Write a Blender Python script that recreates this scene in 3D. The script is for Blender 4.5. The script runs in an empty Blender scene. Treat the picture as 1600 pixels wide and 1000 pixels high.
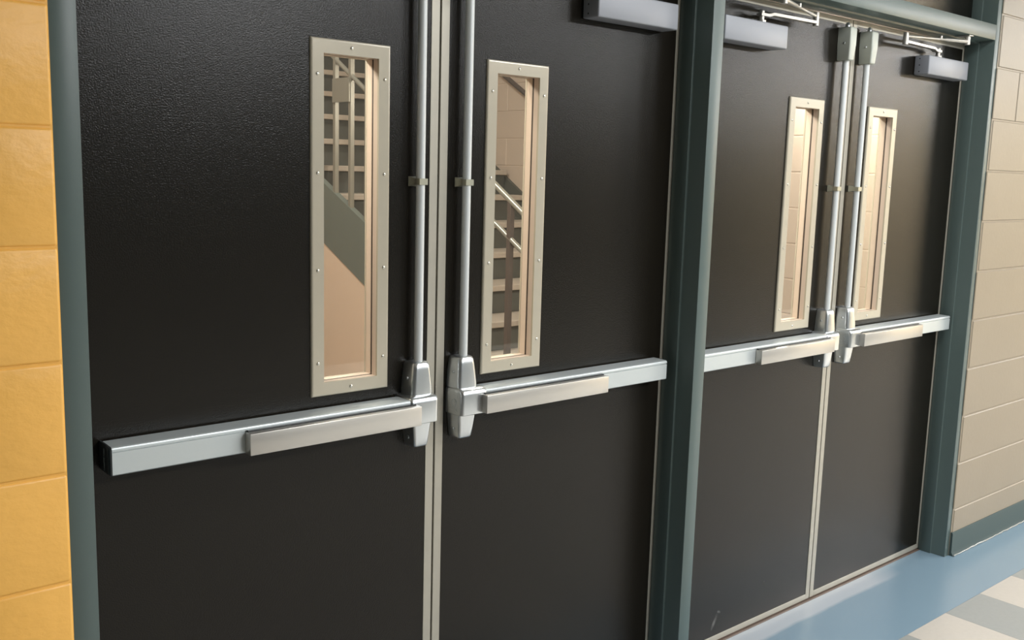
import bpy, bmesh, math, random
from mathutils import Vector, Matrix
random.seed(7)
SC = bpy.context.scene
COL = SC.collection

# ------------------------------------------------------------------ camera, world, lights, exposure
def make_camera():
    yaw, pitch, roll = 0.7113, -0.1511, 0.0280
    cy, sy, cp, sp = math.cos(yaw), math.sin(yaw), math.cos(pitch), math.sin(pitch)
    F = Vector((sy * cp, cy * cp, sp)); R = Vector((cy, -sy, 0)); U = R.cross(F)
    c, s = math.cos(roll), math.sin(roll)
    R, U = c * R + s * U, -s * R + c * U
    cd = bpy.data.cameras.new('camera'); co = bpy.data.objects.new('camera', cd); COL.objects.link(co)
    cd.sensor_width = 36.0; cd.lens = 1533.68 * 36 / 1600; cd.clip_start = 0.02
    m = Matrix.Identity(4)
    for i in range(3):
        m[i][0], m[i][1], m[i][2] = R[i], U[i], -F[i]
    m.translation = Vector((-1.4059, -1.9168, 1.5745))
    co.matrix_world = m
    SC.camera = co
make_camera()
w = bpy.data.worlds.new('world'); SC.world = w; w.use_nodes = True
w.node_tree.nodes['Background'].inputs[0].default_value = (0.5, 0.5, 0.5, 1)
w.node_tree.nodes['Background'].inputs[1].default_value = 0.02
SC.view_settings.view_transform = 'Standard'; SC.view_settings.look = 'None'
SC.view_settings.gamma = 1.0; SC.view_settings.use_curve_mapping = False
SC.view_settings.exposure = 0.12

def area(name, loc, sx, sy, watts, col, rot=(0, 0, 0)):
    l = bpy.data.lights.new(name, 'AREA'); l.shape = 'RECTANGLE'; l.size = sx; l.size_y = sy
    l.energy = watts; l.color = col
    o = bpy.data.objects.new(name, l); o.location = loc; o.rotation_euler = rot; COL.objects.link(o); return o
NEUTRAL = (0.97, 0.985, 1.0); WARM = (1.0, 0.91, 0.82)
# fluorescent ceiling troffers of the hall, in two rows along it
for x, y, p in [(1.45, -1.4, 30), (3.75, -1.4, 9), (6.15, -1.4, 20), (8.2, -1.4, 70), (1.2, -3.8, 156), (3.6, -3.8, 88), (6.0, -3.8, 90), (8.2, -3.6, 280)]:
    area('ceiling_troffer_lamp', (x, y, 2.87), 1.2, 0.6, p, NEUTRAL)
# stairwell: wall lamp above the door's right side, and a ceiling lamp
def bulb(name, loc, watts, r, col):
    l = bpy.data.lights.new(name, 'POINT'); l.energy = watts; l.color = col; l.shadow_soft_size = r
    o = bpy.data.objects.new(name, l); o.location = loc; COL.objects.link(o)
bulb('stairwell_wall_lamp', (3.12, 1.0, 2.16), 26, 0.08, WARM)
area('stairwell_strip_lamp', (0.6, 0.42, 2.75), 3.6, 0.12, 50, WARM)
bulb('stairwell_door_lamp', (-0.6, 0.42, 2.1), 42, 0.07, WARM)
bulb('stairwell_door_lamp', (0.95, 0.42, 2.1), 42, 0.07, WARM)
area('stairwell_ceiling_lamp', (0.2, 2.6, 4.1), 0.9, 0.5, 95, WARM)

# ------------------------------------------------------------------ materials
def lin(r, g, b):
    f = lambda c: (c / 255 / 12.92) if c / 255 <= 0.04045 else ((c / 255 + 0.055) / 1.055) ** 2.4
    return (f(r), f(g), f(b), 1)
def mat(name, col, rough=0.5, metal=0.0, bump=0.0, bscale=200.0, detail=3.0, vary=0.0, vscale=20.0, dist=0.002, spec=0.5, aniso=None):
    m = bpy.data.materials.new(name); m.use_nodes = True
    nt = m.node_tree; b = nt.nodes['Principled BSDF']
    b.inputs['Base Color'].default_value = col; b.inputs['Roughness'].default_value = rough
    b.inputs['Metallic'].default_value = metal; b.inputs['Specular IOR Level'].default_value = spec
    tc = nt.nodes.new('ShaderNodeTexCoord')
    src = nt.nodes.new('ShaderNodeNewGeometry').outputs['Position']
    if aniso:
        mp = nt.nodes.new('ShaderNodeMapping'); mp.inputs['Scale'].default_value = aniso
        nt.links.new(src, mp.inputs[0]); src = mp.outputs[0]
    if bump:
        n = nt.nodes.new('ShaderNodeTexNoise'); n.inputs['Scale'].default_value = bscale; n.inputs['Detail'].default_value = detail
        nt.links.new(src, n.inputs['Vector'])
        bp = nt.nodes.new('ShaderNodeBump'); bp.inputs['Strength'].default_value = bump; bp.inputs['Distance'].default_value = dist
        nt.links.new(n.outputs['Fac'], bp.inputs['Height']); nt.links.new(bp.outputs[0], b.inputs['Normal'])
    if vary:
        n = nt.nodes.new('ShaderNodeTexNoise'); n.inputs['Scale'].default_value = vscale; n.inputs['Detail'].default_value = 4
        nt.links.new(src, n.inputs['Vector'])
        mx = nt.nodes.new('ShaderNodeMix'); mx.data_type = 'RGBA'
        mx.inputs['A'].default_value = tuple(c * (1 - vary) for c in col[:3]) + (1,)
        mx.inputs['B'].default_value = tuple(min(1, c * (1 + vary)) for c in col[:3]) + (1,)
        nt.links.new(n.outputs['Fac'], mx.inputs['Factor']); nt.links.new(mx.outputs['Result'], b.inputs['Base Color'])
    return m
M = {}
M['yellow'] = mat('yellow_block_paint', lin(246, 187, 92), 0.4, bump=0.4, bscale=34, detail=7, vary=0.05, vscale=7, dist=0.004, aniso=(0.85, 1, 1.2))
M['beige'] = mat('beige_block_paint', lin(145, 133, 115), 0.4, bump=0.12, bscale=60, detail=4, vary=0.03, vscale=6, dist=0.003)
M['stair_wall'] = mat('stairwell_block_paint', lin(206, 190, 175), 0.35, bump=0.1, bscale=50, vary=0.03, vscale=5, dist=0.003)
M['teal'] = mat('dark_teal_frame_paint', lin(86, 100, 97), 0.36, bump=0.06, bscale=420, vary=0.04, vscale=30, dist=0.001)
M['teal_base'] = mat('teal_rubber_base', lin(68, 82, 82), 0.65, spec=0.3, bump=0.05, bscale=300)
M['door'] = mat('dark_brown_door_face', lin(27, 24, 19), 0.21, spec=0.27, bump=0.45, bscale=330, detail=4, vary=0.1, vscale=5, dist=0.0012)
M['lite'] = mat('tan_metal_paint', lin(188, 180, 162), 0.24, 0.12, bump=0.04, bscale=200, vary=0.03, vscale=40)
M['lining'] = mat('tan_lining_paint', lin(200, 182, 166), 0.35)
M['edge'] = mat('door_edge_aluminium', lin(176, 171, 158), 0.4, 0.35, vary=0.06, vscale=30)
M['chrome'] = mat('satin_chrome', lin(218, 222, 224), 0.28, 0.95, bump=0.02, bscale=500)
M['rail'] = mat('brushed_aluminium_rail', lin(206, 213, 214), 0.4, 0.5, vary=0.02, vscale=60, aniso=(1, 30, 30))
M['pad'] = mat('brushed_steel_pad', lin(204, 200, 193), 0.36, 0.72, bump=0.03, bscale=40, vary=0.04, vscale=40, aniso=(1, 30, 30))
M['rodm'] = mat('satin_rod_aluminium', lin(210, 214, 214), 0.42, 0.15)
M['latchm'] = mat('dull_latch_metal', lin(184, 188, 178), 0.42, 0.1)
M['clamp'] = mat('dull_zinc_clamp', lin(176, 174, 156), 0.35, 0.6, bump=0.05, bscale=300)
M['screwm'] = mat('bright_screw', lin(215, 212, 200), 0.2, 0.8)
M['black'] = mat('black_plastic', lin(22, 27, 29), 0.35)
M['closer'] = mat('silver_closer_paint', lin(148, 151, 158), 0.42, 0.1)
M['arm'] = mat('arm_steel', lin(190, 187, 180), 0.35, 0.7)
M['glassdark'] = mat('transom_panel_face', lin(52, 52, 49), 0.2)
M['sealant'] = mat('clear_sealant', lin(150, 153, 150), 0.1)
M['rust'] = mat('dirty_threshold_metal', lin(92, 76, 66), 0.6, vary=0.4, vscale=14)
M['ceil'] = mat('ceiling_tile_white', lin(205, 204, 198), 0.8, bump=0.1, bscale=120)
M['hall'] = mat('hall_wall_paint', lin(206, 186, 152), 0.45, bump=0.08, bscale=50)
M['halldark'] = mat('hall_dark_wall_paint', lin(56, 60, 58), 0.5, bump=0.05, bscale=50)
M['cream'] = mat('cream_floor_tile', lin(192, 185, 175), 0.34, vary=0.05, vscale=60, bump=0.02, bscale=150)
M['grey'] = mat('grey_floor_tile', lin(151, 153, 150), 0.34, vary=0.07, vscale=60, bump=0.02, bscale=150)
M['stairgrey'] = mat('grey_green_stair_paint', lin(114, 121, 115), 0.45, vary=0.06, vscale=8)
M['riser'] = mat('dark_riser_rubber', lin(92, 92, 86), 0.55, vary=0.1, vscale=30)
M['tread'] = mat('tan_tread', lin(188, 177, 164), 0.45)
M['stairrail'] = mat('stair_rail_metal', lin(150, 148, 138), 0.3, 0.3)
M['post'] = mat('dark_stair_post', lin(92, 82, 76), 0.45)
M['text'] = mat('grey_lettering', lin(150, 152, 152), 0.5)
M['spandrel'] = mat('pale_spandrel_paint', lin(228, 206, 186), 0.4, vary=0.02, vscale=4)
M['stairfloor'] = mat('stairwell_floor', lin(150, 140, 128), 0.4)

def glass_mat():
    m = bpy.data.materials.new('clear_wired_glass'); m.use_nodes = True
    nt = m.node_tree; nt.nodes.remove(nt.nodes['Principled BSDF'])
    out = nt.nodes['Material Output']
    tr = nt.nodes.new('ShaderNodeBsdfTransparent'); tr.inputs[0].default_value = (0.93, 0.95, 0.93, 1)
    gl = nt.nodes.new('ShaderNodeBsdfGlossy'); gl.inputs['Roughness'].default_value = 0.02
    lw = nt.nodes.new('ShaderNodeLayerWeight'); lw.inputs['Blend'].default_value = 0.5
    pw = nt.nodes.new('ShaderNodeMath'); pw.operation = 'POWER'; pw.inputs[1].default_value = 5; nt.links.new(lw.outputs['Facing'], pw.inputs[0])
    fr = nt.nodes.new('ShaderNodeMath'); fr.operation = 'MULTIPLY_ADD'; fr.inputs[1].default_value = 0.96; fr.inputs[2].default_value = 0.04; nt.links.new(pw.outputs[0], fr.inputs[0])
    mx = nt.nodes.new('ShaderNodeMixShader')
    nt.links.new(fr.outputs[0], mx.inputs[0]); nt.links.new(tr.outputs[0], mx.inputs[1]); nt.links.new(gl.outputs[0], mx.inputs[2])
    nt.links.new(mx.outputs[0], out.inputs[0]); return m
M['glass'] = glass_mat()

def painted_floor():
    """blue-grey floor paint with an older, paler coat showing along the door line"""
    m = mat('blue_grey_floor_paint', lin(124, 147, 162), 0.28, bump=0.03, bscale=25)
    nt = m.node_tree; b = nt.nodes['Principled BSDF']
    tc = nt.nodes.new('ShaderNodeTexCoord'); sp = nt.nodes.new('ShaderNodeSeparateXYZ'); nt.links.new(tc.outputs['Object'], sp.inputs[0])
    nz = nt.nodes.new('ShaderNodeTexNoise'); nz.inputs['Scale'].default_value = 5; nt.links.new(tc.outputs['Object'], nz.inputs['Vector'])
    def mth(op, a, bb):
        n = nt.nodes.new('ShaderNodeMath'); n.operation = op
        for i, v in enumerate((a, bb)):
            if isinstance(v, (int, float)): n.inputs[i].default_value = v
            else: nt.links.new(v, n.inputs[i])
        return n.outputs[0]
    yy = mth('ADD', sp.outputs['Y'], mth('MULTIPLY', mth('SUBTRACT', nz.outputs['Fac'], 0.5), 0.03))
    a = mth('MULTIPLY', mth('ADD', yy, 0.098), 60.0)
    cl = nt.nodes.new('ShaderNodeClamp'); nt.links.new(a, cl.inputs[0])
    xe = mth('MULTIPLY', mth('SUBTRACT', 2.32, sp.outputs['X']), 5.0)
    cl2 = nt.nodes.new('ShaderNodeClamp'); nt.links.new(xe, cl2.inputs[0])
    f = mth('MULTIPLY', cl.outputs[0], cl2.outputs[0])
    mx = nt.nodes.new('ShaderNodeMix'); mx.data_type = 'RGBA'
    mx.inputs['A'].default_value = lin(124, 147, 162); mx.inputs['B'].default_value = lin(172, 179, 186)
    nt.links.new(f, mx.inputs['Factor']); nt.links.new(mx.outputs['Result'], b.inputs['Base Color'])
    return m
M['floorpaint'] = painted_floor()
def scuffed_door():
    """pale rubbed marks low on one door leaf"""
    m = M['door']; nt = m.node_tree; b = nt.nodes['Principled BSDF']
    old = b.inputs['Base Color'].links[0].from_socket
    tc = nt.nodes.new('ShaderNodeTexCoord')
    nz = nt.nodes.new('ShaderNodeTexNoise'); nz.inputs['Scale'].default_value = 60; nt.links.new(tc.outputs['Object'], nz.inputs['Vector'])
    fac = None
    for cx, cz, sx, sz, rot in ((1.190, .076, .009, .034, -.5), (1.213, .107, .013, .006, -.4), (1.470, .148, .007, .003, .6)):
        mp = nt.nodes.new('ShaderNodeMapping'); mp.vector_type = 'TEXTURE'
        mp.inputs['Location'].default_value = (cx, 0, cz); mp.inputs['Rotation'].default_value = (0, -rot, 0); mp.inputs['Scale'].default_value = (sx, 1.0, sz)
        nt.links.new(tc.outputs['Object'], mp.inputs[0])
        ln = nt.nodes.new('ShaderNodeVectorMath'); ln.operation = 'LENGTH'; nt.links.new(mp.outputs[0], ln.inputs[0])
        f = nt.nodes.new('ShaderNodeMapRange'); f.inputs[1].default_value = 1.0; f.inputs[2].default_value = 0.3; nt.links.new(ln.outputs['Value'], f.inputs[0])
        if fac is None: fac = f.outputs[0]
        else:
            a = nt.nodes.new('ShaderNodeMath'); a.operation = 'MAXIMUM'; nt.links.new(fac, a.inputs[0]); nt.links.new(f.outputs[0], a.inputs[1]); fac = a.outputs[0]
    k = nt.nodes.new('ShaderNodeMath'); k.operation = 'MULTIPLY'; nt.links.new(fac, k.inputs[0]); nt.links.new(nz.outputs['Fac'], k.inputs[1])
    mx = nt.nodes.new('ShaderNodeMix'); mx.data_type = 'RGBA'; mx.inputs['B'].default_value = lin(112, 112, 110)
    nt.links.new(old, mx.inputs['A']); nt.links.new(k.outputs[0], mx.inputs['Factor']); nt.links.new(mx.outputs['Result'], b.inputs['Base Color'])
scuffed_door()
def checker_floor():
    m = mat('checkered_vinyl_beyond', lin(200, 195, 184), 0.3)
    nt = m.node_tree; b = nt.nodes['Principled BSDF']
    tc = nt.nodes.new('ShaderNodeTexCoord'); ck = nt.nodes.new('ShaderNodeTexChecker')
    ck.inputs['Scale'].default_value = 1 / 0.282
    ck.inputs['Color1'].default_value = lin(192, 185, 175); ck.inputs['Color2'].default_value = lin(151, 153, 150)
    nt.links.new(tc.outputs['Object'], ck.inputs[0]); nt.links.new(ck.outputs[0], b.inputs['Base Color'])
    return m
M['checker'] = checker_floor()

# ------------------------------------------------------------------ mesh helpers
def finish(bm, name, angle=35):
    bmesh.ops.recalc_face_normals(bm, faces=bm.faces)
    me = bpy.data.meshes.new(name); bm.to_mesh(me); bm.free()
    for p in me.polygons: p.use_smooth = True
    me.set_sharp_from_angle(angle=math.radians(angle))
    return me
def obj(name, me, m, parent=None, kind=None, loc=None):
    o = bpy.data.objects.new(name, me); COL.objects.link(o)
    if m is not None and not me.materials: me.materials.append(m)
    if parent is not None: o.parent = parent
    if kind: o['kind'] = kind
    if loc is not None: o.location = loc
    return o
def add_box(bm, x0, x1, y0, y1, z0, z1, bev=0.0, seg=2):
    vs = [bm.verts.new((x, y, z)) for x in (x0, x1) for y in (y0, y1) for z in (z0, z1)]
    idx = [(0, 1, 3, 2), (4, 6, 7, 5), (0, 4, 5, 1), (2, 3, 7, 6), (0, 2, 6, 4), (1, 5, 7, 3)]
    fs = [bm.faces.new([vs[i] for i in f]) for f in idx]
    if bev > 0:
        es = list({e for f in fs for e in f.edges})
        bmesh.ops.bevel(bm, geom=es, offset=bev, segments=seg, profile=0.5, affect='EDGES')
def box(name, x0, x1, y0, y1, z0, z1, m, parent=None, bev=0.0, kind=None, seg=2):
    bm = bmesh.new(); add_box(bm, min(x0, x1), max(x0, x1), min(y0, y1), max(y0, y1), min(z0, z1), max(z0, z1), bev, seg)
    return obj(name, finish(bm, name), m, parent, kind)
def prism_mesh(name, pts, axis, a, b, bev=0.0, angle=35):
    """closed 2D outline extruded along axis; pts are the two other coordinates in xyz order"""
    bm = bmesh.new()
    def P(p, t):
        return {'x': (t, p[0], p[1]), 'y': (p[0], t, p[1]), 'z': (p[0], p[1], t)}[axis]
    A = [bm.verts.new(P(p, a)) for p in pts]; B = [bm.verts.new(P(p, b)) for p in pts]
    n = len(pts)
    bm.faces.new(A[::-1]); bm.faces.new(B)
    sides = [bm.faces.new((A[i], A[(i + 1) % n], B[(i + 1) % n], B[i])) for i in range(n)]
    if bev:
        bmesh.ops.bevel(bm, geom=list(bm.edges), offset=bev, segments=2, profile=0.5, affect='EDGES', clamp_overlap=True)
    return finish(bm, name, angle)
def loft_mesh(name, rings, angle=40, cap=True):
    bm = bmesh.new()
    R = [[bm.verts.new(p) for p in r] for r in rings]
    n = len(rings[0])
    for a, b in zip(R, R[1:]):
        for i in range(n):
            bm.faces.new((a[i], a[(i + 1) % n], b[(i + 1) % n], b[i]))
    if cap:
        bm.faces.new(R[0][::-1]); bm.faces.new(R[-1])
    return finish(bm, name, angle)
def tube_mesh(name, pts, r, n=12, angle=50):
    pts = [Vector(p) for p in pts]; rings = []
    up = None
    for i, p in enumerate(pts):
        d = (pts[min(i + 1, len(pts) - 1)] - pts[max(i - 1, 0)]).normalized()
        if up is None or abs(d.dot(up)) > 0.95:
            up = Vector((0, 0, 1)) if abs(d.z) < 0.9 else Vector((0, 1, 0))
        s = d.cross(up).normalized(); t = s.cross(d).normalized()
        rr = r[i] if isinstance(r, (list, tuple)) else r
        rings.append([tuple(p + rr * (math.cos(2 * math.pi * k / n) * s + math.sin(2 * math.pi * k / n) * t)) for k in range(n)])
    return loft_mesh(name, rings, angle)
def dome_mesh(name, r, h, axis=(0, -1, 0)):
    ax = Vector(axis); s = ax.orthogonal().normalized(); t = ax.cross(s); rings = []
    for f, g in ((1, 0), (1, 0.35), (0.8, 0.75), (0.35, 1.0)):
        rings.append([tuple(ax * h * g + r * f * (math.cos(k * math.pi / 5) * s + math.sin(k * math.pi / 5) * t)) for k in range(10)])
    return loft_mesh(name, rings, 60)
def thing(name, label, cat, loc, group=None):
    o = bpy.data.objects.new(name, None); COL.objects.link(o); o.location = loc; o.empty_display_size = 0.05
    o['label'] = label; o['category'] = cat
    if group: o['group'] = group
    return o
def setting(o, label):
    o['kind'] = 'structure'; o['label'] = label; return o
def s_empty(name, label):
    o = bpy.data.objects.new(name, None); COL.objects.link(o); return setting(o, label)

S1, S2 = 0.0, 1.7686          # meeting stiles of the two pairs
JL, JR = -0.8517, 2.608       # jamb faces
ML, MR = 0.856, 0.906         # mullion faces
FY = -0.1176                  # front of the frame
WY = -0.1225                  # painted block faces
CO = 0.2032                   # block course
TOP = 2.9

# ------------------------------------------------------------------ floor, ceiling, walls of the hall
fl = box('floor', -3.0, 9.3, -4.9, 0.06, -0.08, -0.003, M['checker'], kind='structure')
setting(fl, 'hall floor of cream and grey checkered tiles with a blue-grey painted border')
box('painted_border', -3.0, 9.2, -0.3799, 0.05, -0.0028, 0.0, M['floorpaint'], fl)
TW = 0.282
bm = bmesh.new(); add_box(bm, 0, TW - 0.0006, -TW + 0.0006, 0, -0.0028, 0.0, 0.0004, 1); tile_a = finish(bm, 'tile'); tile_b = tile_a.copy()
tile_a.materials.append(M['cream']); tile_b.materials.append(M['grey'])
for i in range(-6, 14):
    for j in range(0, 10):
        obj('tile', tile_a if (i + j) % 2 == 0 else tile_b, None, fl, loc=(1.7946 + TW * i, -0.3805 - TW * j, 0))
ce = box('ceiling', -3.0, 9.3, -4.9, 0.06, TOP, TOP + 0.05, M['ceil'], kind='structure'); setting(ce, 'white hall ceiling above the doors')
setting(box('wall_front', -3.0, 9.3, -4.9, -4.8, 0, TOP, M['halldark'], kind='structure'), 'dark hall wall opposite the doors')
setting(box('wall_end', 9.2, 9.3, -4.9, 0.06, 0, TOP, M['hall'], kind='structure'), 'beige wall at the far end of the hall')
setting(box('wall_near', -3.1, -3.0, -4.9, 0.06, 0, TOP, M['halldark'], kind='structure'), 'dark wall at the near end of the hall')

def block_wall(wall, plane_axis, plane, a0, a1, z0, courses, m, phase, depth=0.012, bev=0.0028, gap=0.0055, L=0.4064, LL=None, seg=1):
    """one bevelled block per course and bond, parts of the wall; equal blocks share one mesh"""
    cache = {}
    for k in range(courses):
        if LL: L = LL(k)
        off = phase(k) if callable(phase) else phase + (0.5 * L if k % 2 else 0)
        n0 = math.floor((a0 - off) / L)
        x = off + n0 * L
        while x < a1 - 1e-6:
            b0, b1 = max(x, a0), min(x + L, a1)
            x += L
            if b1 - b0 < 0.02: continue
            lo = b0 + (gap / 2 if b0 > a0 + 1e-6 else 0); hi = b1 - (gap / 2 if b1 < a1 - 1e-6 else 0)
            key = round(hi - lo, 4)
            if key not in cache:
                bm = bmesh.new()
                if plane_axis == 'y': add_box(bm, 0, hi - lo, 0, depth, gap / 2, CO - gap / 2, bev, seg)
                else: add_box(bm, -depth, 0, 0, hi - lo, gap / 2, CO - gap / 2, bev, seg)
                cache[key] = finish(bm, 'block'); cache[key].materials.append(m)
            d = random.uniform(0, 0.0006)
            loc = (lo, plane + d, z0 + k * CO) if plane_axis == 'y' else (plane + depth + d, lo, z0 + k * CO)
            obj('block', cache[key], None, wall, loc=loc)
wl = box('wall_left', -3.0, JL - 0.0461, WY + 0.0035, 0.06, 0, TOP, M['yellow'], kind='structure'); setting(wl, 'yellow painted concrete block wall beside the doors')
block_wall(wl, 'y', WY, -1.95, JL - 0.0461, 0, 14, M['yellow'], JL - 0.0461 - 3 * 0.4064, bev=0.006, gap=0.002, seg=3)
wr = box('wall_right', JR + 0.0349, 9.2, WY + 0.0035, 0.06, 0, TOP, M['beige'], kind='structure'); setting(wr, 'beige painted concrete block wall past the last door')
block_wall(wr, 'y', WY, JR + 0.0349, 4.6, 0, 14, M['beige'], lambda k: 2.852 if k == 9 else 2.65 if k % 2 == 0 else 2.61, LL=lambda k: 0.4064 if k == 9 else 0.8128)
bb = obj('baseboard_right', prism_mesh('baseboard_right', [(WY + 0.004, 0.0), (WY - 0.016, 0.0), (WY - 0.012, 0.006), (WY - 0.0065, 0.016), (WY - 0.0055, 0.098), (WY - 0.003, 0.102), (WY + 0.004, 0.102)], 'x', JR + 0.036, 6.0), M['teal_base'])
setting(bb, 'dark teal rubber cove base along the beige block wall')
pts = [(JR + 0.036 + 0.02 * i, WY - 0.017 + random.uniform(-0.0012, 0.0012), 0.004 + random.uniform(-0.001, 0.0015)) for i in range(70)]
obj('sealant_bead', tube_mesh('sealant_bead', pts, [0.0032 + random.uniform(-0.0010, 0.0014) for _ in pts], 8), M['sealant'], bb)

# ------------------------------------------------------------------ steel door frame
ST = 0.008      # projection of the stop past the jamb face
SY = -0.058     # front of the stop
def jamb(name, outline, label, z1=TOP):
    o = obj(name, prism_mesh(name, outline, 'z', 0.0, z1, 0.0012), M['teal']); return setting(o, label)
jamb('trim_1', [(JL - 0.0461, FY), (JL, FY), (JL, SY), (JL + ST, SY), (JL + ST, -0.004), (JL, -0.004), (JL, 0.055), (JL - 0.0461, 0.055)], 'dark teal steel jamb beside the yellow block wall')
jamb('trim_2', [(ML, FY), (MR, FY), (MR, SY), (MR + ST, SY), (MR + ST, -0.004), (MR, -0.004), (MR, 0.055), (ML, 0.055), (ML, -0.004), (ML - ST, -0.004), (ML - ST, SY), (ML, SY)], 'dark teal steel mullion post between the two door pairs')
jamb('trim_3', [(JR, FY), (JR + 0.0349, FY), (JR + 0.0349, 0.055), (JR, 0.055), (JR, -0.004), (JR - ST, -0.004), (JR - ST, SY), (JR, SY)], 'dark teal steel jamb beside the beige block wall')
TZ0, TZ1 = 2.1325, 2.1906
def header(name, x0, x1, label):
    pr = [(FY, TZ0), (SY, TZ0), (SY, TZ0 - ST), (-0.004, TZ0 - ST), (-0.004, TZ0), (0.055, TZ0), (0.055, TZ1), (-0.02, TZ1), (-0.02, TZ1 + ST), (SY, TZ1 + ST), (SY, TZ1), (FY, TZ1)]
    o = obj(name, prism_mesh(name, pr, 'x', x0, x1, 0.0012), M['teal']); setting(o, label)
header('trim_4', JL + 0.0002, ML - 0.0002, 'dark teal steel transom bar over the left door pair')
header('trim_5', MR + 0.0002, JR - 0.0002, 'dark teal steel transom bar over the right door pair')
for n, a, b, lb in (('trim_6', JL, ML, 'dark fixed panel above the left door pair'), ('trim_7', MR, JR, 'dark fixed panel above the right door pair')):
    setting(box(n, a + 0.001, b - 0.001, -0.018, 0.03, TZ1 + ST, TOP, M['door'], bev=0.001), lb)
for n, a, b, lb in (('trim_8', JL, ML, 'worn brown threshold strip under the left door pair'), ('trim_9', MR, JR, 'worn brown threshold strip under the right door pair')):
    pr = [(-0.012, 0.0), (-0.009, 0.0035), (0.05, 0.0035), (0.05, 0.0)]
    setting(obj(n, prism_mesh(n, pr, 'x', a + 0.009, b - 0.009), M['rust']), lb)

# ------------------------------------------------------------------ door leaves with vision lites
LU0, LU1, LZ0, LZ1 = 0.1424, 0.3454, 1.0563, 1.8415      # lite frame: distance from the meeting stile, heights
FW = 0.0315
DZ0, DZ1 = 0.006, 2.1235
screw_me = dome_mesh('screw', 0.0042, 0.0022); screw_me.materials.append(M['screwm'])
def ring_mesh(name, x0, x1, z0, z1, i0, i1, k0, k1, y0, y1, bev=0.0):
    """rectangular plate with a rectangular hole"""
    bm = bmesh.new()
    O = [(x0, z0), (x1, z0), (x1, z1), (x0, z1)]; I = [(i0, k0), (i1, k0), (i1, k1), (i0, k1)]
    V = {(w, y): [bm.verts.new((p[0], y, p[1])) for p in q] for w, q in (('o', O), ('i', I)) for y in (y0, y1)}
    for n in range(4):
        m = (n + 1) % 4
        for y in (y0, y1): bm.faces.new((V['o', y][n], V['o', y][m], V['i', y][m], V['i', y][n]))
        for ww in 'oi': bm.faces.new((V[ww, y0][n], V[ww, y0][m], V[ww, y1][m], V[ww, y1][n]))
    bmesh.ops.recalc_face_normals(bm, faces=bm.faces); bm.normal_update()
    if bev:
        es = [e for e in bm.edges if len({round(v.co.y, 5) for v in e.verts}) == 1 and abs(e.verts[0].co.y - y0) < 1e-6 and e.calc_face_angle(0) > 1 and all(min(abs(v.co.x - x0), abs(v.co.x - x1)) < 1e-6 for v in e.verts)]
        bmesh.ops.bevel(bm, geom=es, offset=bev, segments=3, profile=0.5, affect='EDGES')
    return finish(bm, name, 12)
def door(n, seam, s, hinge, label, dx, dz):
    """s = -1: leaf left of its meeting stile, +1: right of it"""
    a = seam + s * 0.0026; b = hinge
    x0, x1 = min(a, b), max(a, b)
    l0, l1 = sorted((seam + s * LU0 + dx, seam + s * LU1 + dx)); z0, z1 = LZ0 + dz, LZ1 + dz
    d = obj('door_%d' % n, ring_mesh('door_slab', x0 + 0.001, x1 - 0.001, DZ0 + 0.001, DZ1 - 0.001, l0 + 0.015, l1 - 0.015, z0 + 0.015, z1 - 0.015, 0.0, 0.044), M['door'])
    setting(d, label)
    # metal edge guards wrap the stiles and rails
    ew, hw, th = 0.0235, 0.014, 0.0016
    sa, sb = sorted((a, a + s * ew)); ha, hb = sorted((b, b - s * hw))
    box('edge_guard', sa, sb, -th, 0.0455, DZ0, DZ1, M['edge'], d, 0.0006, seg=1)
    box('edge_guard', ha, hb, -th, 0.0455, DZ0, DZ1, M['edge'], d, 0.0006, seg=1)
    xa, xb = sorted((a + s * (ew + 0.0003), b - s * (hw + 0.0003)))
    box('bottom_guard', xa, xb, -th, 0.0455, DZ0, DZ0 + 0.0205, M['edge'], d, 0.0006, seg=1)
    box('top_guard', xa, xb, -th, 0.0455, DZ1 - 0.02, DZ1, M['edge'], d, 0.0006, seg=1)
    i0, i1, k0, k1 = l0 + FW, l1 - FW, z0 + FW, z1 - FW
    lf = obj('window_frame', ring_mesh('window_frame', l0, l1, z0, z1, i0, i1, k0, k1, -0.006, 0.0, 0.005), M['lite'], d)
    obj('inner_lining', ring_mesh('inner_lining', i0 - 0.012, i1 + 0.012, k0 - 0.012, k1 + 0.012, i0, i1, k0, k1, 0.0001, 0.0165), M['lining'], lf)
    obj('outer_lining', ring_mesh('outer_lining', i0 - 0.012, i1 + 0.012, k0 - 0.012, k1 + 0.012, i0, i1, k0, k1, 0.0225, 0.0435), M['lining'], lf)
    obj('outer_frame', ring_mesh('outer_frame', l0, l1, z0, z1, i0, i1, k0, k1, 0.0446, 0.050, 0.0), M['lite'], lf)
    gk = mat_black_gasket
    obj('gasket', ring_mesh('gasket', i0 - 0.012, i1 + 0.012, k0 - 0.012, k1 + 0.012, i0 + 0.0002, i1 - 0.0002, k0 + 0.0002, k1 - 0.0002, 0.0166, 0.0224), gk, lf)
    box('glass_pane', i0 - 0.001, i1 + 0.001, 0.0175, 0.0215, k0 - 0.001, k1 + 0.001, M['glass'], d)
    wa, wb = sorted((seam + s * 0.0001, seam + s * 0.0024)); box('gap_light_blocker', wa, wb, 0.006, 0.044, DZ0, DZ1, M['black'], d)  # added black strip that blocks stairwell light and darkens the meeting gap
    cx = (l0 + l1) / 2
    for x, z in [(cx, z0 + 0.0155), (cx, z1 - 0.0155)] + [(x, z + dz) for x in (l0 + 0.0165, l1 - 0.0155) for z in (1.133, 1.342, 1.555, 1.7655)]:
        obj('screw', screw_me, None, lf, loc=(x, -0.006, z))
    return d
mat_black_gasket = mat('glazing_gasket', lin(60, 48, 40), 0.6)
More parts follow.
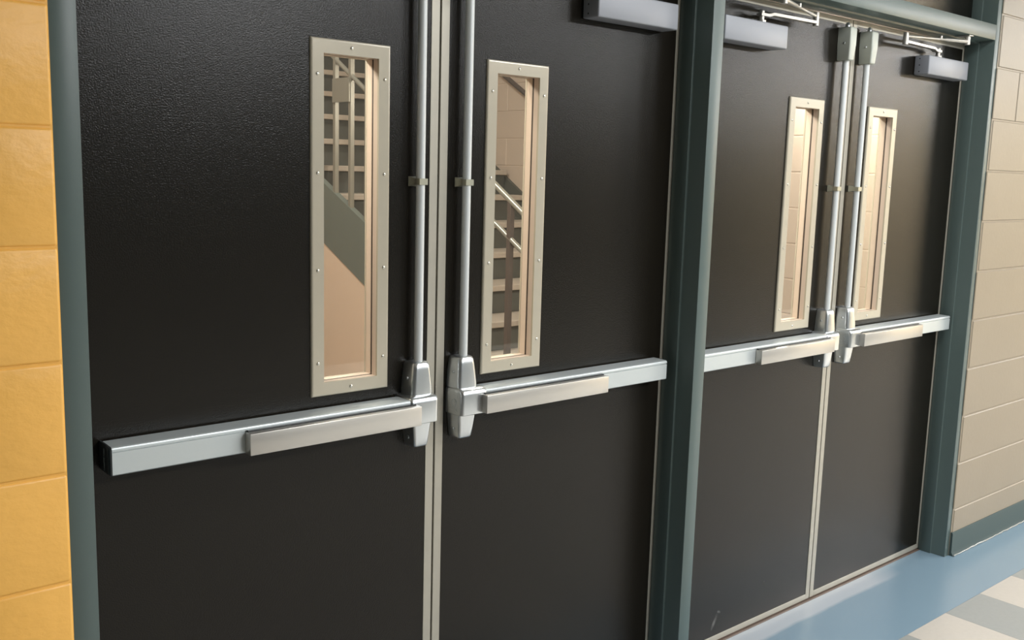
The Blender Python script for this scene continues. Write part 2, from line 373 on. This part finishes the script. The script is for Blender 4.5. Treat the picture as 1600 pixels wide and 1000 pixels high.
door(1, S1, -1, JL + 0.003, 'dark brown door leaf beside the yellow wall, first from the left', 0.0018, 0.0026)
door(2, S1, 1, ML - 0.0035, 'dark brown door leaf just left of the teal mullion post', -0.0009, 0.0002)
d3 = door(3, S2, -1, MR + 0.003, 'dark brown door leaf just right of the teal mullion post', -0.0035, -0.0006)
door(4, S2, 1, JR - 0.003, 'dark brown door leaf beside the beige wall, last on the right', -0.0007, -0.0021)

# ------------------------------------------------------------------ exit devices (panic bars with vertical rods)
def ushape(u0, u1, yf, z, s, r=0.010, base=0.0, yb=-0.0012, n=5):
    """outline open to the door: side, rounded corner, front, rounded corner, side (u from the meeting stile)"""
    p = [(u0 - base, yb)]
    for k in range(n + 1):
        t = k / n * math.pi / 2
        p.append((u0 + r - r * math.cos(t), yf + r - r * math.sin(t)))
    for k in range(n + 1):
        t = k / n * math.pi / 2
        p.append((u1 - r + r * math.sin(t), yf + r - r * math.cos(t)))
    p.append((u1 + base, yb))
    return [(s * u, y, z) for u, y in p]
def device_meshes(s):
    me = {}
    zt = 1.033; zb = 0.9775; yf = -0.062
    # rail: rounded upper front edge and a fine groove under it
    prof = [(-0.008, zb), (-0.060, zb), (-0.062, zb + 0.002), (-0.062, 1.0228), (-0.0590, 1.0230), (-0.0590, 1.0246), (-0.062, 1.0248), (-0.0622, 1.0285), (-0.0610, 1.0315), (-0.0585, 1.0332), (-0.054, 1.0338), (-0.010, 1.0345), (-0.008, 1.033)]
    me['rail'] = prism_mesh('rail', prof, 'x', s * 0.110, s * 0.800, 0.0, 25)
    me['bracket'] = prism_mesh('mounting_bracket', [(-0.0012, zb + 0.004), (-0.0079, zb + 0.004), (-0.0079, 1.029), (-0.0012, 1.029)], 'x', s * 0.15, s * 0.79, 0.0)
    bm = bmesh.new(); u0, u1 = sorted((s * 0.0985, s * 0.5300))
    add_box(bm, u0, u1, -0.0865, -0.0625, 0.9765, 1.0228, 0.0016, 2); me['pad'] = finish(bm, 'push_pad')
    bm = bmesh.new(); u0, u1 = sorted((s * 0.104, s * 0.526))
    add_box(bm, u0, u1, -0.0705, -0.0622, 1.0226, 1.0262, 0.0, 1); me['gap'] = finish(bm, 'pad_gap')
    # end cap with a soft bulge
    rings = []
    for u, e in ((0.8001, 0.0), (0.8035, 0.0), (0.8052, 0.0025), (0.8058, 0.008)):
        rings.append([(s * u, y, z) for y, z in [(-0.0015 - e, zb + e), (-0.060 + e, zb + e), (-0.0618 + e, zb + 0.0025 + e), (-0.0618 + e, 1.0295 - e), (-0.0585 + e, 1.0328 - e), (-0.034, 1.0345 - e), (-0.0015 - e, 1.0345 - e)]])
    me['cap'] = loft_mesh('end_cap', rings, 30)
    # head: tapered upper cover, deeper middle body, tapered lower cover
    up = [(1.0395, .0385, .0985, -.049), (1.052, .0385, .098, -.0485), (1.080, .0405, .095, -.0465), (1.100, .0425, .0925, -.045), (1.110, .0440, .0910, -.0435), (1.1150, .0460, .0890, -.0410), (1.1175, .0490, .0860, -.0370)]
    me['upper'] = loft_mesh('upper_cover', [ushape(a, b, y, z, s, 0.011, 0.003) for z, a, b, y in up], 50)
    md = [(0.9735, .0365, .1150, -.0640), (0.9755, .0350, .1160, -.0665), (1.0240, .0350, .1160, -.0670), (1.0300, .0352, .1158, -.0660), (1.0350, .0358, .1150, -.0630), (1.0385, .0372, .1120, -.0570), (1.0402, .0385, .0985, -.0490)]
    me['middle'] = loft_mesh('latch_head', [ushape(a, b, y, z, s, 0.009, 0.0015) for z, a, b, y in md], 50)
    lw = [(0.9085, .0520, .0830, -.0330), (0.9110, .0490, .0855, -.0400), (0.9150, .0472, .0875, -.0425), (0.935, .0455, .0900, -.0450), (0.9735, .0420, .0950, -.0480)]
    me['lower'] = loft_mesh('lower_cover', [ushape(a, b, y, z, s, 0.007, 0.003) for z, a, b, y in lw], 50)
    n = 20
    me['rod'] = tube_mesh('vertical_rod', [(s * .068, -.0245, 1.1176), (s * .068, -.0245, 1.55), (s * .068, -.0245, 1.9775)], 0.0105, n)
    # rod guide: flared foot on the door, strap round the rod
    gl = []
    for y, hu, hz in ((-.0012, .0185, .0115), (-.006, .0165, .0105), (-.014, .0135, .0080), (-.022, .0125, .0075), (-.0345, .0125, .0075), (-.0375, .0115, .0070)):
        gl.append([(s * (.068 + hu), y, 1.5430 - hz), (s * (.068 + hu), y, 1.5430 + hz), (s * (.068 - hu), y, 1.5430 + hz), (s * (.068 - hu), y, 1.5430 - hz)])
    me['guide'] = loft_mesh('rod_guide', gl, 25)
    tl = [(1.9776, .0560, .0840, -.0440), (1.9800, .0540, .0860, -.0465), (2.030, .0500, .0900, -.0500), (2.0820, .0500, .0900, -.0500), (2.0860, .0520, .0880, -.0480), (2.0880, .0550, .0850, -.0440)]
    me['latch'] = loft_mesh('top_latch_case', [ushape(a, b, y, z, s, 0.005, 0.0) for z, a, b, y in tl], 40)
    me['bolt'] = loft_mesh('latch_bolt', [[(s * (.071 + q * math.cos(t)), -.024 + q * math.sin(t), z) for t in [k * math.pi / 4 for k in range(8)]] for z, q in ((2.0881, .008), (2.098, .008), (2.103, .005))], 40)
    me['screw_out'] = dome_mesh('cover_screw', 0.0042, 0.002, (s, 0, 0)); me['screw_in'] = dome_mesh('cover_screw', 0.0042, 0.002, (-s, 0, 0))
    # cast emblem on the side that faces the meeting stile
    bm = bmesh.new()
    for k in range(20):
        t0, t1 = k * math.pi / 10, (k + 1) * math.pi / 10
        q = []
        for t, rr in ((t0, .0085), (t1, .0085), (t1, .0105), (t0, .0105)):
            q.append((-.034 + rr * math.cos(t), 1.004 + rr * math.sin(t)))
        A = [bm.verts.new((s * .0350, y, z)) for y, z in q]; B = [bm.verts.new((s * .0333, y, z)) for y, z in q]
        bm.faces.new(A); bm.faces.new(B)
        for i in range(4): bm.faces.new((A[i], A[(i + 1) % 4], B[(i + 1) % 4], B[i]))
    for z in (1.0005, 1.0045, 1.0085): add_box(bm, min(s * .0350, s * .0336), max(s * .0350, s * .0336), -.0395, -.0285, z - .0011, z + .0011)
    for z in (.985, .9895, 1.0185, 1.023): add_box(bm, min(s * .0350, s * .0338), max(s * .0350, s * .0338), -.048, -.018, z - .0010, z + .0010)
    me['emblem'] = finish(bm, 'emblem')
    for k, v in me.items():
        v.materials.append({'rail': M['rail'], 'pad': M['pad'], 'gap': M['black'], 'cap': M['black'], 'rod': M['rodm'], 'guide': M['clamp'], 'latch': M['latchm']}.get(k, M['chrome']))
    return me
def lettering(s):
    c = bpy.data.curves.new('lettering', 'FONT'); c.body = 'VON DUPRIN'; c.size = 0.0072; c.align_x = 'CENTER'; c.align_y = 'CENTER'; c.extrude = 0.0002
    tmp = bpy.data.objects.new('lettering_source', c); COL.objects.link(tmp)
    dg = bpy.context.evaluated_depsgraph_get(); me = bpy.data.meshes.new_from_object(tmp.evaluated_get(dg)); bpy.data.objects.remove(tmp)
    # lettering runs top to bottom on the cap's end face
    for v in me.vertices:
        a, b, c3 = v.co
        v.co = (s * (0.8060 + c3), -0.033 + s * b, 1.005 - a)
    me.name = 'lettering'; me.materials.clear(); me.materials.append(M['text']); return me
dev_me = {s: device_meshes(s) for s in (-1, 1)}
let_me = {s: lettering(s) for s in (-1, 1)}
LB = {(1, -1): 'silver panic exit bar across the first door, its black end cap by the yellow wall',
      (1, 1): 'silver panic exit bar on the door left of the mullion, ending beside the post',
      (2, -1): 'silver panic exit bar on the door right of the mullion, partly hidden by the post',
      (2, 1): 'silver panic exit bar on the last door, ending at the jamb by the beige wall'}
def exit_device(pair, s):
    seam = S1 if pair == 1 else S2
    base = (seam + s * 0.45, 0.0, 0.9085); off = (-s * 0.45, 0.0, -0.9085)
    t = thing('panic_exit_bar', LB[pair, s], 'panic bar', base, 'panic exit bars on the doors')
    me = dev_me[s]
    def part(name, key, parent=t, loc=off):
        return obj(name, me[key], None, parent, loc=loc)
    part('rail', 'rail'); part('mounting_bracket', 'bracket')
    pp = part('push_pad', 'pad'); part('pad_gap', 'gap', pp, (0, 0, 0))
    cp = part('end_cap', 'cap'); cp['label'] = 'black plastic end cap'
    obj('lettering', let_me[s], None, cp, loc=(0, 0, 0))
    hd = part('latch_head', 'middle'); part('emblem', 'emblem', hd, (0, 0, 0))
    uc = part('upper_cover', 'upper'); lc = part('lower_cover', 'lower')
    obj('cover_screw', me['screw_out'], None, uc, loc=(s * 0.0985, -.024, 1.0800)); obj('cover_screw', me['screw_in'], None, uc, loc=(s * 0.0390, -.024, 1.0800))
    obj('cover_screw', me['screw_out'], None, lc, loc=(s * 0.0925, -.022, .9335)); obj('cover_screw', me['screw_in'], None, lc, loc=(s * 0.0435, -.022, .9335))
    part('vertical_rod', 'rod'); part('rod_guide', 'guide')
    tl = part('top_latch_case', 'latch'); part('latch_bolt', 'bolt', tl, (0, 0, 0))
    obj('cover_screw', me['screw_out'], None, tl, loc=(s * 0.0895, -.026, 2.034)); obj('cover_screw', me['screw_in'], None, tl, loc=(s * 0.0500, -.026, 2.034))
for p in (1, 2):
    for s in (-1, 1): exit_device(p, s)

# ------------------------------------------------------------------ door closers
def closer(h, t, label, br):
    """h: hinge-side jamb face, t: direction from it along the door, br: distance of the arm's frame bracket"""
    X = lambda d: h + t * d
    z0, z1 = 1.9735, 2.0435
    c = thing('door_closer', label, 'door closer', (X(0.24), 0.0, z0), 'door closers')
    off = Vector((-X(0.24), 0, -z0))
    def P(name, me, m, parent=c, o=None):
        return obj(name, me, m, parent, loc=off if o is None else o)
    bm = bmesh.new(); a, b = sorted((X(0.0800), X(0.3960))); add_box(bm, a, b, -0.0600, -0.0008, z0, z1, 0.0045, 3)
    hs = P('housing', finish(bm, 'housing'), M['closer'])
    for e, sg in ((0.0800, -1), (0.3960, 1)):
        for z in (1.985, 2.0085, 2.032):
            P('end_screw', dome_mesh('end_screw', 0.0024, 0.0008, (t * sg, 0, 0)), M['black'], hs, Vector((X(e), -0.022, z)))
    dz = 2.0434
    cyl = lambda n, x, y, r, a, b, k=16: loft_mesh(n, [[(x + r * math.cos(2 * math.pi * i / k), y + r * math.sin(2 * math.pi * i / k), z) for i in range(k)] for z in (a, b)], 40)
    P('spindle_collar', cyl('spindle_collar', X(.287), -.035, .014, dz, dz + .008), M['arm'])
    P('spindle', cyl('spindle', X(.287), -.035, .008, dz + .008, dz + .036), M['arm'])
    A = Vector((X(.287), -.035, dz + .025)); E = Vector((X(.5615), -.048, 2.0745)); B = Vector((X(br), -.098, 2.1090)); E2 = E + Vector((0, 0, .020))
    def bar(name, pts, wd, ht):
        rings = []
        for i, p in enumerate(pts):
            d = (pts[min(i + 1, len(pts) - 1)] - pts[max(i - 1, 0)]); d.z = 0; d.normalize(); sd = Vector((-d.y, d.x, 0)) * wd / 2; up = Vector((0, 0, ht / 2))
            rings.append([tuple(p - sd - up), tuple(p + sd - up), tuple(p + sd + up), tuple(p - sd + up)])
        return loft_mesh(name, rings, 30)
    k1 = A.lerp(E, .10); k1.z = A.z; k2 = A.lerp(E, .18); k2.z = 2.0745
    P('main_arm', bar('main_arm', [A - (E - A).normalized() * .012, k1, k2, E], .020, .0085), M['arm'])
    P('forearm', tube_mesh('forearm', [E2, E2.lerp(B, .25), E2.lerp(B, .26), E2.lerp(B, .62), E2.lerp(B, .64), B], [.0055, .0055, .0042, .0042, .0065, .0075], 10), M['arm'])
    P('arm_clamp_screw', cyl('arm_clamp_screw', E2.lerp(B, .55).x, E2.lerp(B, .55).y, .006, E2.lerp(B, .55).z, E2.lerp(B, .55).z + .012, 10), M['arm'])
    P('elbow_joint', cyl('elbow_joint', E.x, E.y, .0095, E.z - .010, E2.z + .012), M['arm'])
    P('bracket_pivot', cyl('bracket_pivot', B.x, B.y, .0095, B.z - .012, TZ0 - .0042), M['arm'])
    bm = bmesh.new(); add_box(bm, B.x - .016, B.x + .016, -.112, -.060, TZ0 - .0042, TZ0 - .0002, .001, 1)
    P('frame_bracket', finish(bm, 'frame_bracket'), M['arm'])
closer(ML, -1, 'silver door closer on the door left of the mullion, cut off above', .24)
closer(MR, 1, 'silver door closer on the door right of the mullion, half behind the post', .31)
closer(JR, -1, 'silver door closer on the last door beside the beige wall', .19)

# ------------------------------------------------------------------ stairwell behind the glass
RX = 3.35
setting(box('floor_stairwell', -2.6, RX, 0.06, 6.4, -0.08, 0.0, M['stairfloor'], kind='structure'), 'stairwell floor behind the doors')
setting(box('ceiling_stairwell', -2.6, RX + .1, 0.06, 6.4, 4.2, 4.25, M['ceil'], kind='structure'), 'stairwell ceiling')
setting(box('wall_stairwell_left', -2.7, -2.6, 0.06, 6.4, 0, 4.2, M['stair_wall'], kind='structure'), 'plain stairwell wall at the left')
setting(box('wall_stairwell_back', -2.6, RX, 6.4, 6.5, 0, 4.2, M['stair_wall'], kind='structure'), 'plain stairwell wall at the back')
setting(box('wall_stairwell_front', -2.6, RX + .1, 0.03, 0.06, TOP, 4.2, M['stair_wall'], kind='structure'), 'stairwell wall above the doors')
for nm, a, b in (('wall_stairwell_corner', -2.6, JL - 0.0465), ):
    pass
ws = box('wall_stairwell_right', RX + 0.0035, RX + 0.1, 0.06, 6.4, 0, 4.2, M['stair_wall'], kind='structure'); setting(ws, 'pinkish block wall of the stairwell seen through the door windows')
def stair_blocks():
    cache = {}
    L = 0.4064; gap = 0.0055
    for k in range(14):
        y = 0.062 + (0.2032 if k % 2 else 0)
        while y < 5.4:
            if 'b' not in cache:
                bm = bmesh.new(); add_box(bm, 0, 0.012, gap / 2, L - gap / 2, gap / 2, .1975 - gap / 2, .0028, 1); cache['b'] = finish(bm, 'block'); cache['b'].materials.append(M['stair_wall'])
            obj('block', cache['b'], None, ws, loc=(RX + random.uniform(0, .0006), y, 0.029 + .1975 * k)); y += L
stair_blocks()
SX0, Y0, RISE, RUN, NS = 1.75, 1.70, 0.175, 0.25, 16
st = thing('staircase', 'grey staircase with railing seen through the windows of the left door pair', 'staircase', (2.5, Y0, 0.0))
soff = (-2.5, -Y0, 0.0)
def spart(name, me, m): return obj(name, me, m, st, loc=soff)
tr_me = None
for k in range(NS):
    y = Y0 + k * RUN; z = (k + 1) * RISE
    if k == 0:
        bm = bmesh.new(); add_box(bm, SX0 + .022, RX - .03, -.030, RUN, -.036, 0, .004, 1); tr_me = finish(bm, 'tread')
        tr_me.materials.append(M['tread'])
        bm = bmesh.new(); add_box(bm, SX0 + .022, RX - .03, 0, .012, -RISE, -.0362, 0); ri_me = finish(bm, 'riser'); ri_me.materials.append(M['riser'])
    o = obj('tread', tr_me, None, st, loc=(soff[0], soff[1] + y, z)); o2 = obj('riser', ri_me, None, st, loc=(soff[0], soff[1] + y, z))
YE = Y0 + NS * RUN
def slope_plate(name, x0, x1, ya, yb, zl, zh, sl, m):
    """plate in the stair's slope: lower and upper edge heights at ya"""
    bm_pts = [(ya, zl), (yb, zl + sl * (yb - ya)), (yb, zh + sl * (yb - ya)), (ya, zh)]
    return spart(name, prism_mesh(name, bm_pts, 'x', x0, x1), m)
# outer stringer, closed wall under it, skirt along the block wall
sl = 0.46
slope_plate('stringer', SX0 - .02, SX0 + .02, 1.95, YE - .6, .872 + sl * (1.95 - 3.09), 1.247 + sl * (1.95 - 3.09), sl, M['stairgrey'])
zz = .872 + sl * (1.95 - 3.09) - .001
spart('spandrel_wall', prism_mesh('spandrel_wall', [(1.95, 0.0), (YE - .6, 0.0), (YE - .6, zz + sl * (YE - .6 - 1.95)), (1.95, zz)], 'x', SX0 - .015, SX0 + .02), M['spandrel'])
slope_plate('wall_skirt', RX - .028, RX - .001, 1.5, YE, 1.307 + .6 * (1.5 - 3.494), 1.405 + .6 * (1.5 - 3.494), .6, M['riser'])
def rail_(x, ya, yb, yr, zr, slp, r, m, name='handrail'):
    spart(name, tube_mesh(name, [(x, ya, zr + slp * (ya - yr)), (x, yb, zr + slp * (yb - yr))], r, 10), m)
rail_(SX0, 1.55, YE - .8, 1.915, 1.321, .58, .014, M['stairrail'])
rail_(SX0, 1.55, YE - .8, 1.896, 1.498, .60, .016, M['stairrail'])
rail_(RX - .06, 1.8, YE - .6, 3.532, 2.161, .58, .017, M['post'], 'wall_handrail')
for y in (1.777, 3.09, 3.27, 3.45, 3.63):
    zt = 1.498 + .60 * (y - 1.896); zb = max(0.0, 1.247 + sl * (y - 3.09) - .05)
    dk = y < 2
    bm = bmesh.new(); add_box(bm, SX0 - .0135, SX0 + .0135, y - .0135, y + .0135, 0.0 if dk else zb, zt, 0.001, 1)
    spart('newel_post' if dk else 'baluster', finish(bm, 'post'), M['post'] if dk else M['stairrail'])
bm = bmesh.new(); add_box(bm, SX0 - .022, SX0 - .014, 3.262, 3.458, 1.953, 2.096, .001, 1); spart('railing_panel', finish(bm, 'railing_panel'), M['stairrail'])
